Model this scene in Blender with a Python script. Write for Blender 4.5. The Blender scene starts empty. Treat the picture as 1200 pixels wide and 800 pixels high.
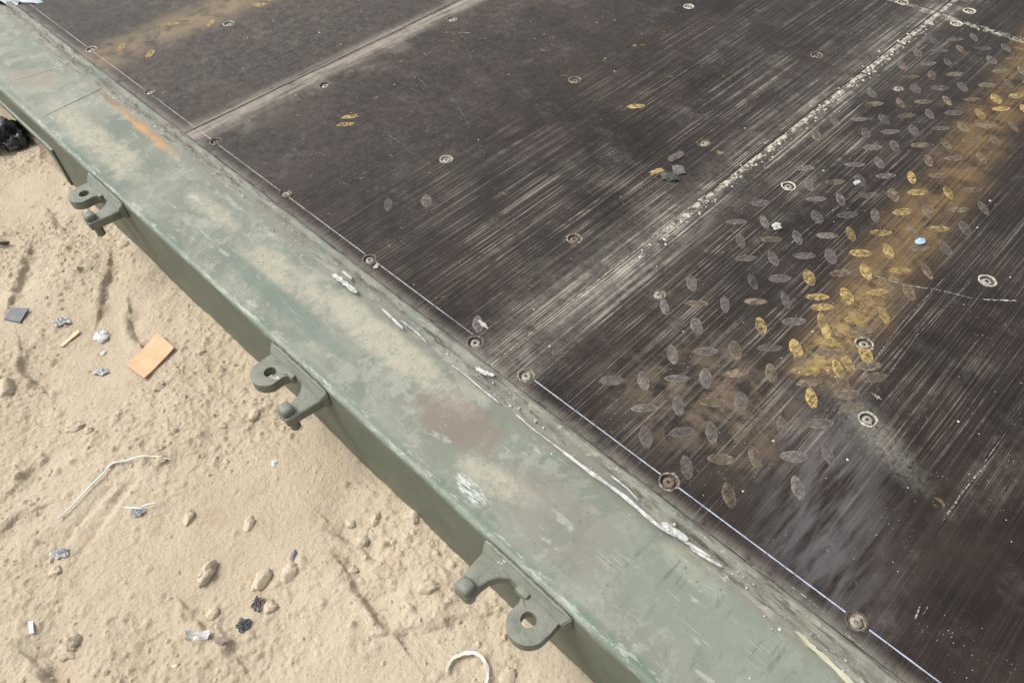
import bpy, bmesh, math, random
import numpy as np
from mathutils import Matrix, Vector
from mathutils.geometry import delaunay_2d_cdt
random.seed(7); rng = np.random.default_rng(7)
scene = bpy.context.scene
COL = scene.collection

# ------------------------------------------------------------------ camera
CAMZ = 0.70                                  # metres above the plywood floor (z = 0)
R = Matrix(((0.7092, -0.5141, 0.4824), (0.7040, 0.5533, -0.4452), (-0.0380, 0.6554, 0.7543)))
cam = bpy.data.cameras.new('camera'); cam_o = bpy.data.objects.new('camera', cam); COL.objects.link(cam_o)
q = R.to_quaternion(); q.normalize()
cam_o.matrix_world = Matrix.Translation((0, 0, CAMZ)) @ q.to_matrix().to_4x4()
cam.sensor_width = 36; cam.lens = 898 / 1200 * 36; cam.clip_start = .01; cam.clip_end = 200
scene.camera = cam_o
scene.render.resolution_x = 1024; scene.render.resolution_y = 682

# ------------------------------------------------------------------ sky and sun (bright hazy daylight)
SUN = Vector((-0.62, -0.42, 1.0)).normalized()
w = bpy.data.worlds.new('World'); scene.world = w; w.use_nodes = True
nt = w.node_tree; bg = nt.nodes['Background']
sky = nt.nodes.new('ShaderNodeTexSky'); sky.sky_type = 'NISHITA'; sky.sun_disc = False
sky.sun_elevation = math.asin(SUN.z); sky.sun_rotation = math.atan2(SUN.x, SUN.y)
sky.dust_density = 6; sky.air_density = 1.4; sky.ozone_density = 1
hs = nt.nodes.new('ShaderNodeHueSaturation'); hs.inputs['Saturation'].default_value = .22
nt.links.new(sky.outputs[0], hs.inputs['Color']); nt.links.new(hs.outputs[0], bg.inputs[0])
bg.inputs[1].default_value = .13
sl = bpy.data.lights.new('sun', 'SUN'); sl.energy = 1.15; sl.angle = math.radians(24); sl.color = (1, .96, .89)
so = bpy.data.objects.new('sun', sl); COL.objects.link(so)
so.rotation_euler = SUN.to_track_quat('Z', 'Y').to_euler()
scene.view_settings.view_transform = 'Standard'; scene.view_settings.look = 'None'
scene.view_settings.exposure = 0.62; scene.view_settings.gamma = 1

# ------------------------------------------------------------------ measuring helper: photo point -> point on a level plane
GZ = -0.13                                   # sand level
def at(px, py, z=0.0):
    d = R @ Vector((px - 600, 400 - py, -898))
    t = (z - CAMZ) / d.z
    return Vector((d.x * t, d.y * t, z))
def gat(px, py): return at(px, py, GZ)

# ------------------------------------------------------------------ node helpers
class S:
    def __init__(s, g, o): s.g, s.o = g, o
    def _m(s, op, b=None, c=None): return s.g.math(op, s, b, c)
    def __add__(s, b): return s._m('ADD', b)
    __radd__ = __add__
    def __mul__(s, b): return s._m('MULTIPLY', b)
    __rmul__ = __mul__
    def __sub__(s, b): return s._m('SUBTRACT', b)
    def __rsub__(s, b): return s.g.math('SUBTRACT', b, s)
    def __truediv__(s, b): return s._m('DIVIDE', b)
    def abs(s): return s._m('ABSOLUTE')
    def max(s, b): return s._m('MAXIMUM', b)
    def min(s, b): return s._m('MINIMUM', b)
    def ss(s, a, b):                         # smoothstep a -> b
        n = s.g.n('ShaderNodeMapRange'); n.interpolation_type = 'SMOOTHSTEP'
        s.g.put(n.inputs[0], s); n.inputs[1].default_value = a; n.inputs[2].default_value = b
        return S(s.g, n.outputs[0])
class G:
    def __init__(s, name):
        s.m = bpy.data.materials.new(name); s.m.use_nodes = True
        s.t = s.m.node_tree; s.t.nodes.clear()
        s.out = s.n('ShaderNodeOutputMaterial')
        s.b = s.n('ShaderNodeBsdfPrincipled'); s.t.links.new(s.b.outputs[0], s.out.inputs[0])
        tc = s.n('ShaderNodeTexCoord'); s.co = tc.outputs['Object']
        sp = s.n('ShaderNodeSeparateXYZ'); s.t.links.new(s.co, sp.inputs[0])
        s.x, s.y, s.z = (S(s, sp.outputs[i]) for i in range(3))
    def n(s, k): return s.t.nodes.new(k)
    def put(s, sock, v):
        if isinstance(v, S): s.t.links.new(v.o, sock)
        elif isinstance(v, bpy.types.NodeSocket): s.t.links.new(v, sock)
        elif isinstance(v, (tuple, list)): sock.default_value = (*v, 1) if len(v) == 3 and sock.type == 'RGBA' else v
        else: sock.default_value = v
    def math(s, op, a, b=None, c=None):
        n = s.n('ShaderNodeMath'); n.operation = op
        for i, v in enumerate((a, b, c)):
            if v is not None: s.put(n.inputs[i], v)
        return S(s, n.outputs[0])
    def vec(s, x, y, z=0.0):
        n = s.n('ShaderNodeCombineXYZ')
        for i, v in enumerate((x, y, z)): s.put(n.inputs[i], v)
        return n.outputs[0]
    def noise(s, scale=5., detail=3., rough=.55, sx=1., sy=1., sz=1., off=0., dist=0.):
        mp = s.n('ShaderNodeMapping'); s.t.links.new(s.co, mp.inputs[0])
        mp.inputs['Scale'].default_value = (sx, sy, sz); mp.inputs['Location'].default_value = (off, off * .7, off * 1.3)
        n = s.n('ShaderNodeTexNoise'); s.t.links.new(mp.outputs[0], n.inputs['Vector'])
        n.inputs['Scale'].default_value = scale; n.inputs['Detail'].default_value = detail
        n.inputs['Roughness'].default_value = rough; n.inputs['Distortion'].default_value = dist
        return S(s, n.outputs[0])
    def vor(s, scale, feature='F1', off=0.):
        mp = s.n('ShaderNodeMapping'); s.t.links.new(s.co, mp.inputs[0]); mp.inputs['Location'].default_value = (off, off, off)
        n = s.n('ShaderNodeTexVoronoi'); n.feature = feature; s.t.links.new(mp.outputs[0], n.inputs['Vector'])
        n.inputs['Scale'].default_value = scale
        return S(s, n.outputs[0])
    def mix(s, a, b, f):
        n = s.n('ShaderNodeMix'); n.data_type = 'RGBA'
        s.put(n.inputs[0], f); s.put(n.inputs[6], a); s.put(n.inputs[7], b)
        return n.outputs[2]
    def blob(s, cx, cy, rx, ry, rot=0., soft=.5, warp=None, wa=.5):
        c, sn = math.cos(rot), math.sin(rot)
        dx, dy = s.x - cx, s.y - cy
        u = (dx * c + dy * sn) / rx; v = (dy * c - dx * sn) / ry
        d = s.math('SQRT', u * u + v * v)
        if warp is not None: d = d + (warp - .5) * (wa * 2)
        return 1 - d.ss(1 - soft, 1 + soft)
    def bump(s, h, dist=.001, strength=1.):
        n = s.n('ShaderNodeBump'); n.inputs['Distance'].default_value = dist; n.inputs['Strength'].default_value = strength
        s.put(n.inputs['Height'], h); s.t.links.new(n.outputs[0], s.b.inputs['Normal'])
    def set(s, color=None, rough=None, metal=None, spec=None, alpha=None):
        if color is not None: s.put(s.b.inputs['Base Color'], color)
        if rough is not None: s.put(s.b.inputs['Roughness'], rough)
        if metal is not None: s.put(s.b.inputs['Metallic'], metal)
        if spec is not None: s.put(s.b.inputs['Specular IOR Level'], spec)
        if alpha is not None: s.put(s.b.inputs['Alpha'], alpha)
        return s.m
    def nz(s):
        g = s.n('ShaderNodeNewGeometry'); sp = s.n('ShaderNodeSeparateXYZ'); s.t.links.new(g.outputs['Normal'], sp.inputs[0])
        return S(s, sp.outputs[2])
    def rnd(s):
        o = s.n('ShaderNodeObjectInfo'); return S(s, o.outputs['Random'])

# ------------------------------------------------------------------ object helpers
def link(name, me, mats=(), parent=None):
    for m in (mats if isinstance(mats, (list, tuple)) else [mats]): me.materials.append(m)
    return inst(name, me, parent)
def inst(name, me, parent=None):
    o = bpy.data.objects.new(name, me); COL.objects.link(o)
    if parent is not None: put_under(o, parent)
    return o
def put_under(o, parent):
    o.parent = parent
    l = Vector((0, 0, 0)); p = parent
    while p is not None: l = l + p.location; p = p.parent
    if parent.parent is not None: l = parent.location + parent.parent.location
    o.matrix_parent_inverse = Matrix.Translation(-wloc(parent))
def wloc(o):
    # every parent used here is only translated, its own inverse taken into account
    if o.parent is None: return o.location.copy()
    return o.location.copy()
def empty(name, loc, label, cat, group=None):
    o = bpy.data.objects.new(name, None); o.location = loc; o.empty_display_size = .05; COL.objects.link(o)
    return tag(o, label, cat, group)
def tag(o, label=None, cat=None, group=None, kind=None):
    if label: o['label'] = label
    if cat: o['category'] = cat
    if group: o['group'] = group
    if kind: o['kind'] = kind
    return o
def mesh(name, v, f, smooth=True, midx=None):
    me = bpy.data.meshes.new(name); me.from_pydata([tuple(p) for p in v], [], [tuple(p) for p in f]); me.update()
    if smooth: me.polygons.foreach_set('use_smooth', [True] * len(me.polygons))
    if midx is not None: me.polygons.foreach_set('material_index', midx)
    return me
def fin(bm, name, smooth=True, angle=40):
    bmesh.ops.recalc_face_normals(bm, faces=bm.faces)
    me = bpy.data.meshes.new(name); bm.to_mesh(me); bm.free()
    if smooth:
        me.polygons.foreach_set('use_smooth', [True] * len(me.polygons)); me.set_sharp_from_angle(angle=math.radians(angle))
    return me
def perlin(x, y, seed=0):
    r = np.random.default_rng(seed); N = 256
    p = r.permutation(N); a = r.uniform(0, 2 * np.pi, N); gx, gy = np.cos(a), np.sin(a)
    xi = np.floor(x).astype(int); yi = np.floor(y).astype(int); xf = x - xi; yf = y - yi
    def g(ix, iy, dx, dy):
        k = p[(p[ix % N] + iy) % N]; return gx[k] * dx + gy[k] * dy
    u = xf ** 3 * (xf * (xf * 6 - 15) + 10); v = yf ** 3 * (yf * (yf * 6 - 15) + 10)
    a0 = g(xi, yi, xf, yf); b0 = g(xi + 1, yi, xf - 1, yf); c0 = g(xi, yi + 1, xf, yf - 1); d0 = g(xi + 1, yi + 1, xf - 1, yf - 1)
    return (a0 + u * (b0 - a0)) * (1 - v) + (c0 + u * (d0 - c0)) * v
def fbm(x, y, o=4, seed=0, gain=.5):
    s = 0; a = 1
    for i in range(o): s = s + a * perlin(x * 2 ** i, y * 2 ** i, seed + i); a *= gain
    return s
_PT = {}
def p1(x, y=0.3, seed=0):
    if seed not in _PT:
        r = np.random.default_rng(seed); p = [int(k) for k in r.permutation(256)]; a = r.uniform(0, 2 * np.pi, 256)
        _PT[seed] = (p, [float(k) for k in np.cos(a)], [float(k) for k in np.sin(a)])
    p, cx, cy = _PT[seed]; xi = math.floor(x); yi = math.floor(y); xf = x - xi; yf = y - yi
    def g(ix, iy, dx, dy): k = p[(p[ix % 256] + iy) % 256]; return cx[k] * dx + cy[k] * dy
    u = xf ** 3 * (xf * (xf * 6 - 15) + 10); v = yf ** 3 * (yf * (yf * 6 - 15) + 10)
    a0 = g(xi, yi, xf, yf); b0 = g(xi + 1, yi, xf - 1, yf); c0 = g(xi, yi + 1, xf, yf - 1); d0 = g(xi + 1, yi + 1, xf - 1, yf - 1)
    return (a0 + u * (b0 - a0)) * (1 - v) + (c0 + u * (d0 - c0)) * v

# ------------------------------------------------------------------ materials
def sand_nodes(g, bd=.0024):
    a = g.noise(3.2, 4); b = g.noise(26, 5, .62, off=3); f = g.noise(420, 2, .6, off=5)
    c = g.mix((.378, .318, .232), (.440, .374, .282), a.ss(.3, .7))
    c = g.mix(c, (.33, .255, .168), b.ss(.50, .72) * .5)
    c = g.mix(c, (.54, .455, .335), f.ss(.58, .75) * .5)
    c = g.mix(c, (.21, .16, .105), (1 - f.ss(.25, .38)) * .5)
    sp = g.vor(170, off=2); c = g.mix(c, (.66, .60, .50), (1 - sp.ss(.05, .13)) * g.noise(40, 1, off=9).ss(.56, .66) * .8)
    cell = g.vor(230, off=6); cell2 = g.vor(95, off=8)
    g.bump(f * .5 + g.noise(130, 4, .65) * 1.2 + (1 - cell) * .5 + (1 - cell2) * .5 * b.ss(.4, .6), bd, .65)
    return c
def m_sand():
    g = G('sand'); c = sand_nodes(g)
    return g.set(c, .95, spec=.12)
def m_clod():
    g = G('dry_earth'); c = sand_nodes(g, .0009); c = g.mix(c, (.50, .43, .325), .65)
    return g.set(c, .95, spec=.12)

def m_floor():
    g = G('phenolic_plywood')
    x, y = g.x, g.y
    # veneer / film lines run across the container (along y)
    l1 = g.noise(1, 2.0, .6, sx=400, sy=2.4); l2 = g.noise(1, 2, .6, sx=760, sy=5, off=4); l4 = g.noise(1, 1.5, .5, sx=300, sy=3.2, off=14)
    brk = g.noise(46, 4, .65, off=2)
    big = g.noise(2.6, 4, .6, off=1.3); mid = g.noise(9, 5, .62, off=7); fine = g.noise(60, 5, .68, off=3); spot = g.noise(150, 4, .7, off=13)
    c = g.mix((.0085, .0058, .0048), (.024, .0155, .0125), mid.ss(.3, .7))
    c = g.mix(c, (.020, .0155, .0135), big.ss(.45, .7) * .6)
    c = g.mix(c, (.034, .025, .021), l4.ss(.5, .62) * .35)
    patch = big.ss(.38, .66) * .7 + mid.ss(.42, .7) * .55
    wob = (g.noise(7, 3, off=11) - .5) * .05
    xs = x + wob
    near_seam = 1 - (xs + .4405).abs().ss(.005, .080)
    worn = g.blob(-.47, .62, .30, .46, .0, .8, mid, .35).max(g.blob(-.12, .62, .13, .24, .3, .8, mid, .35)).max(g.blob(-.55, 1.15, .2, .4, .0, .8, mid, .35) * .7).max(g.blob(-.34, .93, .09, .28, .05, .8, mid, .4) * 1.2)
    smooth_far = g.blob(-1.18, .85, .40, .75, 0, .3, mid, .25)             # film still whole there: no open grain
    brk2 = g.noise(17, 6, .74, off=72)
    lines = (l1.ss(.55, .63) * .75 + l2.ss(.55, .64) * .5) * (brk2.ss(.38, .58) * .75 + brk.ss(.45, .62) * .35 + .08)
    lines = lines * (1 - smooth_far * .9) * (1 - g.blob(.03, .46, .22, .12, .4, .6, mid, .4) * .8)
    groove = (lines * (patch * .45 + worn * .75 * mid.ss(.32, .6) + near_seam * .35 + .05)).min(1.)
    c = g.mix(c, (.35, .315, .272), groove * .60)
    # loose thin dust film; its far-end rise is lens haze painted as colour
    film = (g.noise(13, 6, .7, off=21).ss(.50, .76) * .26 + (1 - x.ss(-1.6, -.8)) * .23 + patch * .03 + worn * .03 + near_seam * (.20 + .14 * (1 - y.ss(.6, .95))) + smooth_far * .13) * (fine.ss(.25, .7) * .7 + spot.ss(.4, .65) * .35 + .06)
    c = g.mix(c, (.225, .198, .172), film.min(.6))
    smear_sheen = g.blob(-.065, .475, .05, .12, .5, .95, mid, .5) * g.noise(1, 3, sx=120, sy=20, off=5).ss(.3, .65)  # dusty smudge with a hazy sheen painted into its colour
    c = g.mix(c, (.20, .195, .20), smear_sheen * .36)
    smear2 = g.blob(-.065, .585, .05, .016, -.4, .9, fine, .7)
    c = g.mix(c, (.34, .32, .27), smear2 * .38 * spot.ss(.3, .6))
    # pale tracks on the joints
    tr1 = (1 - (x + 1.143 + wob * .3).abs().ss(.004, .042)) * g.noise(1, 4, .65, sx=120, sy=9, off=6).ss(.25, .6)
    tr1b = (1 - (x + 1.118 + wob * .3).abs().ss(.010, .055)) * g.noise(11, 5, .6, off=16).ss(.45, .75)
    c = g.mix(c, (.36, .32, .265), ((tr1 * .62 + tr1b * .35) * (fine.ss(.2, .55) * .6 + .4)).min(.75))
    sx_ = x + .4405
    chalky = (1 - (sx_ - .0055 + wob * .08).abs().ss(.0015, .0065)) * (y + (mid - .5) * .3).ss(.62, .80) * g.noise(60, 5, .75, off=12).ss(.44, .58)
    c = g.mix(c, (.52, .485, .40), chalky * .85)
    chalk2 = (1 - (sx_ - .008).abs().ss(.004, .05)) * (l1.ss(.5, .62) * .6 + l2.ss(.52, .64) * .5) * g.noise(22, 4, .7, off=32).ss(.42, .62)
    c = g.mix(c, (.46, .425, .36), (chalk2 * .8).min(.8))
    cross = (1 - (y - 1.514 + wob * .1).abs().ss(.002, .012)) * g.noise(60, 5, .75, off=14).ss(.45, .58)
    c = g.mix(c, (.45, .42, .35), cross * .7)
    # rusty brown drag tracks
    cx = x + .16 + (y - .627) * .104 + wob * .9
    tk = (1 - cx.abs().ss(.004, .066)) * (y + (mid - .5) * .2).ss(.55, .68) * (g.noise(24, 5, .68, off=31).ss(.3, .62) * .7 + l4.ss(.42, .6) * .3)
    c = g.mix(c, (.175, .115, .055), (tk * .85).min(.75))
    tky = (1 - cx.abs().ss(.0, .040)) * (y + (mid - .5) * .1).ss(.585, .64) * (1 - y.ss(.66, .9)) * g.noise(85, 5, .75, off=41).ss(.44, .58)
    c = g.mix(c, (.33, .235, .095), tky * .7)
    tk3 = g.blob(-.22, .50, .09, .07, .3, .8, mid, .6) * g.noise(30, 5, .7, off=51).ss(.40, .62)
    c = g.mix(c, (.20, .15, .10), tk3 * .5)
    tk2 = (1 - (x + 1.50 + wob * .9).abs().ss(.01, .085)) * g.noise(18, 5, .68, off=36).ss(.3, .62)
    c = g.mix(c, (.27, .205, .125), tk2 * .6)
    # spatter of pale grains
    v = g.vor(210, off=3); spk = (1 - v.ss(.06, .13)) * g.noise(16, 3, .6, off=17).ss(.47, .66)
    c = g.mix(c, (.55, .52, .47), spk * .8)
    ysp = g.noise(34, 4, .7, off=61).ss(.66, .72) * g.noise(5, 2, off=63).ss(.45, .6)
    c = g.mix(c, (.30, .22, .10), ysp * .6)
    # dust gathered against the rail
    edge = (1 - (y + (fine - .5) * .012).ss(.368, .384))
    c = g.mix(c, (.215, .20, .17), edge * .6 * fine.ss(.25, .6))
    g.bump(l1 * .9 * (1 - smooth_far * .7) + l2 * .5 + fine * .35 + lines * .5 + spot * .15, .0009, .6)
    rough = .36 + groove * .3 + film * .5 + mid * .12 + tk * .3 + smooth_far * .02
    return g.set(c, rough.min(.95), spec=.22)

def m_rail():
    g = G('weathered_green_paint')
    big = g.noise(5, 4, .6, off=2); mid = g.noise(16, 5, .62, off=5); fine = g.noise(95, 5, .68, off=8); gr = g.noise(330, 3, .65, off=18)
    mott = g.noise(38, 7, .74, off=44); mot2 = g.noise(11, 7, .72, off=47, dist=.5); mot3 = g.noise(24, 7, .74, off=57)
    streak = g.noise(1, 4, .65, sx=14, sy=60, sz=60, off=4)
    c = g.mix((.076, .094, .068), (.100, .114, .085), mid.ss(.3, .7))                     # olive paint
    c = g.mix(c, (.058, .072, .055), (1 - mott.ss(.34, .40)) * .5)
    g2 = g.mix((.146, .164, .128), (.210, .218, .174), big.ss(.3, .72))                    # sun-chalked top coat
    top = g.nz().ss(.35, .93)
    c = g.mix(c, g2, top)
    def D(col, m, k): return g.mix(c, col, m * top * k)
    def crisp(m, lo=.44, hi=.58): return (m + (mott - .5) * 1.3 + (fine - .5) * .5).ss(lo - .20, hi + .30)
    def bl(px, py, rx, ry, rot=0., soft=.6, wa=.5):
        p = at(px, py); return g.blob(p.x, p.y, rx, ry, rot, soft, mid, wa)
    c = D((.098, .130, .104), mot2.ss(.54, .58), .45)                                      # darker undercoat where the chalk is rubbed off
    c = D((.255, .275, .232), mot2.ss(.405, .43) * (1 - mot2.ss(.45, .47)), .40)
    c = D((.095, .118, .095), (1 - mott.ss(.32, .37)), .45)
    c = D((.30, .30, .25), mot3.ss(.535, .60), .50)                                        # thin dust
    # older coats: brown, grey
    br = crisp(bl(535, 490, .060, .030, .12))
    c = D((.175, .140, .112), br * (fine.ss(.25, .6) * .3 + .7), .78)
    br2 = crisp(bl(655, 605, .085, .036, .05))
    c = D((.190, .172, .148), br2, .55)
    c = D((.24, .20, .155), crisp(bl(40, 88, .06, .03, .3)), .6)
    # cream dust patches
    cr0 = bl(450, 395, .135, .024).max(bl(560, 440, .05, .02)).max(bl(330, 315, .13, .024, .05) * .75).max(bl(815, 663, .038, .015, 0, .4, .4)).max(bl(110, 160, .20, .025) * .85).max(bl(580, 560, .05, .018, .2) * .75).max(bl(250, 245, .08, .015) * .7)
    cr = crisp(cr0, .36, .66)
    c = D((.365, .342, .268), cr * (fine.ss(.25, .6) * .5 + gr.ss(.35, .6) * .3 + .2), .86)
    # worn green length near the lower end, streaked
    gs = bl(840, 720, .11, .05, .1)
    c = D((.162, .196, .158), crisp(gs, .35, .65), .6)
    st2 = g.noise(1, 3, .6, sx=110, sy=14, off=13)
    c = D((.075, .095, .078), gs * st2.ss(.58, .68) * fine.ss(.4, .55), .65)
    c = D((.105, .150, .120), crisp(bl(330, 350, .16, .013)), .55)
    # dark flecks scattered in the dust
    v = g.vor(120, off=4); c = D((.10, .095, .075), (1 - v.ss(.10, .2)) * cr * g.noise(25, 2, off=3).ss(.42, .55), .8)
    v3 = g.vor(60, off=14); c = D((.07, .075, .06), (1 - v3.ss(.05, .10)) * g.noise(8, 2, off=33).ss(.48, .6), .7)
    # orange rust on the inner edge
    ru = crisp(bl(150, 128, .14, .0125, -.06, .6, .8), .34, .62)
    c = D((.46, .235, .075), ru * mid.ss(.22, .46), .9)
    c = D((.17, .085, .045), crisp(bl(128, 113, .035, .008, -.05)), .7)
    # scratches and rubbed outer edge
    c = D((.40, .42, .37), streak.ss(.60, .66) * mott.ss(.45, .55), .45)
    sc1 = g.noise(1, 2, .5, sx=18, sy=420, sz=300, off=71); sc2 = g.noise(1, 2, .5, sx=300, sy=26, sz=100, off=73)
    c = D((.36, .38, .33), sc1.ss(.66, .70) * mid.ss(.45, .55), .5)
    c = D((.085, .10, .085), sc2.ss(.67, .71) * mid.ss(.5, .6), .45)
    edge = 1 - (g.y - .2225).abs().ss(.001, .010)
    c = g.mix(c, (.088, .132, .092), edge * .6 * mid.ss(.35, .55))
    c = g.mix(c, (.32, .35, .295), edge * g.noise(1, 5, .75, sx=30, sy=120, sz=120, off=19).ss(.54, .59) * .8)
    c = g.mix(c, (.62, .64, .64), crisp(bl(550, 571, .024, .009, -.1, .5, .5), .40, .55) * g.noise(1, 4, .7, sx=90, sy=520, sz=520, off=6).ss(.42, .60) * .7)
    # white nicks
    v2 = g.vor(75, off=9); c = g.mix(c, (.60, .60, .56), (1 - v2.ss(.04, .08)) * g.noise(11, 2, off=23).ss(.52, .62) * .7)
    inner = (g.y + (mid - .5) * .025).ss(.320, .342)
    c = D((.165, .160, .132), crisp(inner, .4, .7), .7)
    # dust splashed low on the face
    low = 1 - g.z.ss(GZ + .0, GZ + .05)
    c = g.mix(c, (.30, .25, .175), low * mott.ss(.42, .62) * .22)
    c = g.mix(c, (.26, .265, .22), mott.ss(.64, .70) * .45)
    g.bump(mid * .5 + fine * .4 + cr * .35 + mott * .6 + gr * .2, .0014, .5)
    rough = .42 + cr * .35 + fine * .14
    return g.set(c, rough.min(.9), spec=.4)
def m_lug():
    g = G('green_cast_steel'); n = g.noise(40, 6, .68); f = g.noise(240, 4, .65, off=3); k = g.noise(85, 6, .74, off=23)
    c = g.mix((.122, .136, .106), (.168, .178, .142), n.ss(.3, .7))
    c = g.mix(c, (.205, .205, .168), g.nz().ss(.55, .95) * (k.ss(.38, .60) * .7))
    c = g.mix(c, (.062, .070, .056), (1 - f.ss(.28, .38)) * .5)
    c = g.mix(c, (.15, .085, .045), k.ss(.665, .70) * .7)
    c = g.mix(c, (.50, .54, .54), g.noise(55, 5, .74, off=12).ss(.655, .675) * .75)
    g.bump(f * .7 + n * .6 + k * .5, .0013, .6)
    return g.set(c, .55, spec=.4)
def m_simple(name, a, b=None, rough=.7, scale=60, spec=.4, bump=.0006, metal=0.):
    g = G(name); n = g.noise(scale, 5, .65); b = b or tuple(min(1, v * 1.3) for v in a)
    c = g.mix(a, b, n.ss(.3, .7)); g.bump(n + g.noise(scale * 5, 2) * .4, bump, .6)
    return g.set(c, rough, metal, spec)
def m_print(name, a, b, alo, ahi, scale=180, dens=.62, even=.3, rim=0.):
    """dry residue pressed on the boards: grainy, partly bare, so the board shows through the gaps"""
    g = G(name); r = g.rnd(); lx, ly = g.x, g.y
    ge = g.n('ShaderNodeNewGeometry'); g.co = ge.outputs['Position']
    n = g.noise(scale, 4, .7); big = g.noise(45, 3, .6, off=5); l1 = g.noise(1, 2, .6, sx=400, sy=2.4)
    c = g.mix(a, b, n.ss(.3, .7))
    al = (n.ss(alo, ahi) * (1 - even) + even) * (r * .5 + dens) * (big.ss(.28, .55) * .6 + .4) * (1 - l1.ss(.50, .60) * .45)
    if rim:                                                  # residue heaped along the outline of each leaf
        e = ly.abs() / ((1 - (lx / .0152) * (lx / .0152)).max(.02) * .0062)
        k = e.ss(.62, .95); c = g.mix(c, tuple(min(1, v * 1.45) for v in b), k * rim); al = al + k * rim * .30
    g.bump(n, .0004, .4)
    return g.set(c, .75, spec=.35, alpha=al.min(.92))
def m_chalk():
    g = G('chalk_line'); n = g.noise(210, 4, .7); l = g.noise(9, 3, .6, off=3)
    blue = (g.x + (l - .5) * .4).ss(-.95, -.10)
    c = g.mix((.55, .53, .50), (.45, .50, .62), blue)
    c = g.mix(c, (.68, .68, .72), n.ss(.55, .75) * .6)
    al = (n.ss(.22, .50) * (.50 + blue * .25)) * (g.noise(14, 3, .6, off=8).ss(.25, .5) * .6 + .4)
    return g.set(c, .9, spec=.1, alpha=al.min(.95))
def m_sealant():
    g = G('old_sealant'); n = g.noise(30, 5, .65); f = g.noise(160, 4, .7, off=3); st = g.noise(1, 4, .65, sx=26, sy=210, sz=100, off=7)
    c = g.mix((.150, .146, .120), (.245, .238, .198), n.ss(.3, .7))
    c = g.mix(c, (.075, .075, .060), st.ss(.54, .62) * .8)
    c = g.mix(c, (.42, .42, .385), f.ss(.60, .68) * .6)
    c = g.mix(c, (.17, .20, .165), g.noise(9, 5, .7, off=9).ss(.5, .6) * .6)
    g.bump(st + f * .8 + n * .4, .0022, .8)
    return g.set(c, .7, spec=.35)
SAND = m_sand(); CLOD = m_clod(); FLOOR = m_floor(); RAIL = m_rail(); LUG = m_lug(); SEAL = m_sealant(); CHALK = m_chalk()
GREYSTONE = m_simple('grey_stone', (.17, .17, .18), rough=.8)
def m_fray():
    g = G('frayed_rim'); n = g.noise(260, 4, .7); r = g.rnd(); c = g.mix((.12, .10, .085), (.50, .46, .38), (n + (r - .5) * .35).ss(.36, .66))
    g.bump(n, .0008, .8); return g.set(c, .85, spec=.2)
FRAY = m_fray()
PIT = m_simple('bare_recess', (.035, .03, .027), (.11, .095, .08), .8, 260, .3)
HEAD = m_simple('dusty_screw_head', (.17, .16, .145), (.42, .40, .36), .6, 260, .5, metal=.2)
PANEL_EDGE = m_simple('plywood_edge', (.05, .038, .03), (.11, .085, .06), .9, 90)
YEL = m_print('rust_print', (.25, .175, .060), (.42, .315, .130), .34, .58, 150, .55, .35, .25)
BRN = m_print('brown_print', (.125, .096, .066), (.215, .172, .118), .3, .6, 150, .52, .45, .25)
GRY = m_print('grey_print', (.115, .098, .090), (.19, .165, .152), .3, .65, 170, .46, .6, .30)
SCR = m_print('scratch_mark', (.40, .38, .34), (.58, .55, .50), .44, .60, 330, .40, .05)
WHITE = m_simple('white_plastic', (.60, .61, .60), (.70, .70, .68), .45, 40)
CREAM = m_simple('cream_plastic', (.58, .54, .45), (.68, .65, .56), .5, 40)
RIBBON = m_simple('torn_white_sealant', (.26, .26, .24), (.58, .58, .56), .4, 170, .5)
YELSEAL = m_simple('yellowed_sealant', (.34, .33, .23), (.46, .45, .33), .6, 70)

# ------------------------------------------------------------------ sand ground
def axis(lo, hi, step, far_lo, far_hi):
    a = list(np.arange(lo, hi + 1e-6, step)); s = step; v = lo; pre = []
    while v > far_lo: s *= 1.25; v -= s; pre.append(v)
    s = step; v = hi; post = []
    while v < far_hi: s *= 1.25; v += s; post.append(v)
    return np.array(pre[::-1] + a + post)
gx = axis(-1.75, .0, .0018, -9, 8); gy = axis(-.30, .230, .0018, -9, 9)
XX, YY = np.meshgrid(gx, gy, indexing='ij')
rough_mask = np.clip(fbm(XX * 4.2, YY * 4.2, 3, 11) * 1.6 + .55, .12, 1.0)
HH = fbm(XX * 3, YY * 3, 3, 1) * .010 + fbm(XX * 14, YY * 14, 3, 5) * .0042 * (.4 + rough_mask)
cr = fbm(XX * 52, YY * 52, 4, 21, .62)
pl_ = fbm(XX * 34, YY * 34, 3, 25); plate = 1 / (1 + np.exp(-(pl_ - .12) * 22))          # broken crust: low plates with crisp edges
HH += (np.maximum(cr, -.10) * .0030 + np.maximum(fbm(XX * 130, YY * 130, 2, 31), 0) * .0022 + plate * .0012) * rough_mask
HH += fbm(XX * 170, YY * 170, 3, 35, .6) * .0008 * (.35 + rough_mask)
HH += np.maximum(fbm(XX * 85, YY * 85, 3, 39, .6) - .18, 0) * .0034 * rough_mask
def dist_poly(pts):
    best = np.full(XX.shape, 9.); side = np.zeros(XX.shape)
    for (ax, ay), (bx, by) in zip(pts[:-1], pts[1:]):
        dx, dy = bx - ax, by - ay; L = dx * dx + dy * dy
        t = np.clip(((XX - ax) * dx + (YY - ay) * dy) / L, 0, 1)
        d = np.hypot(XX - ax - t * dx, YY - ay - t * dy)
        s = np.sign(dx * (YY - ay) - dy * (XX - ax)); m = d < best
        best[m] = d[m]; side[m] = s[m]
    return best, side
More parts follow.
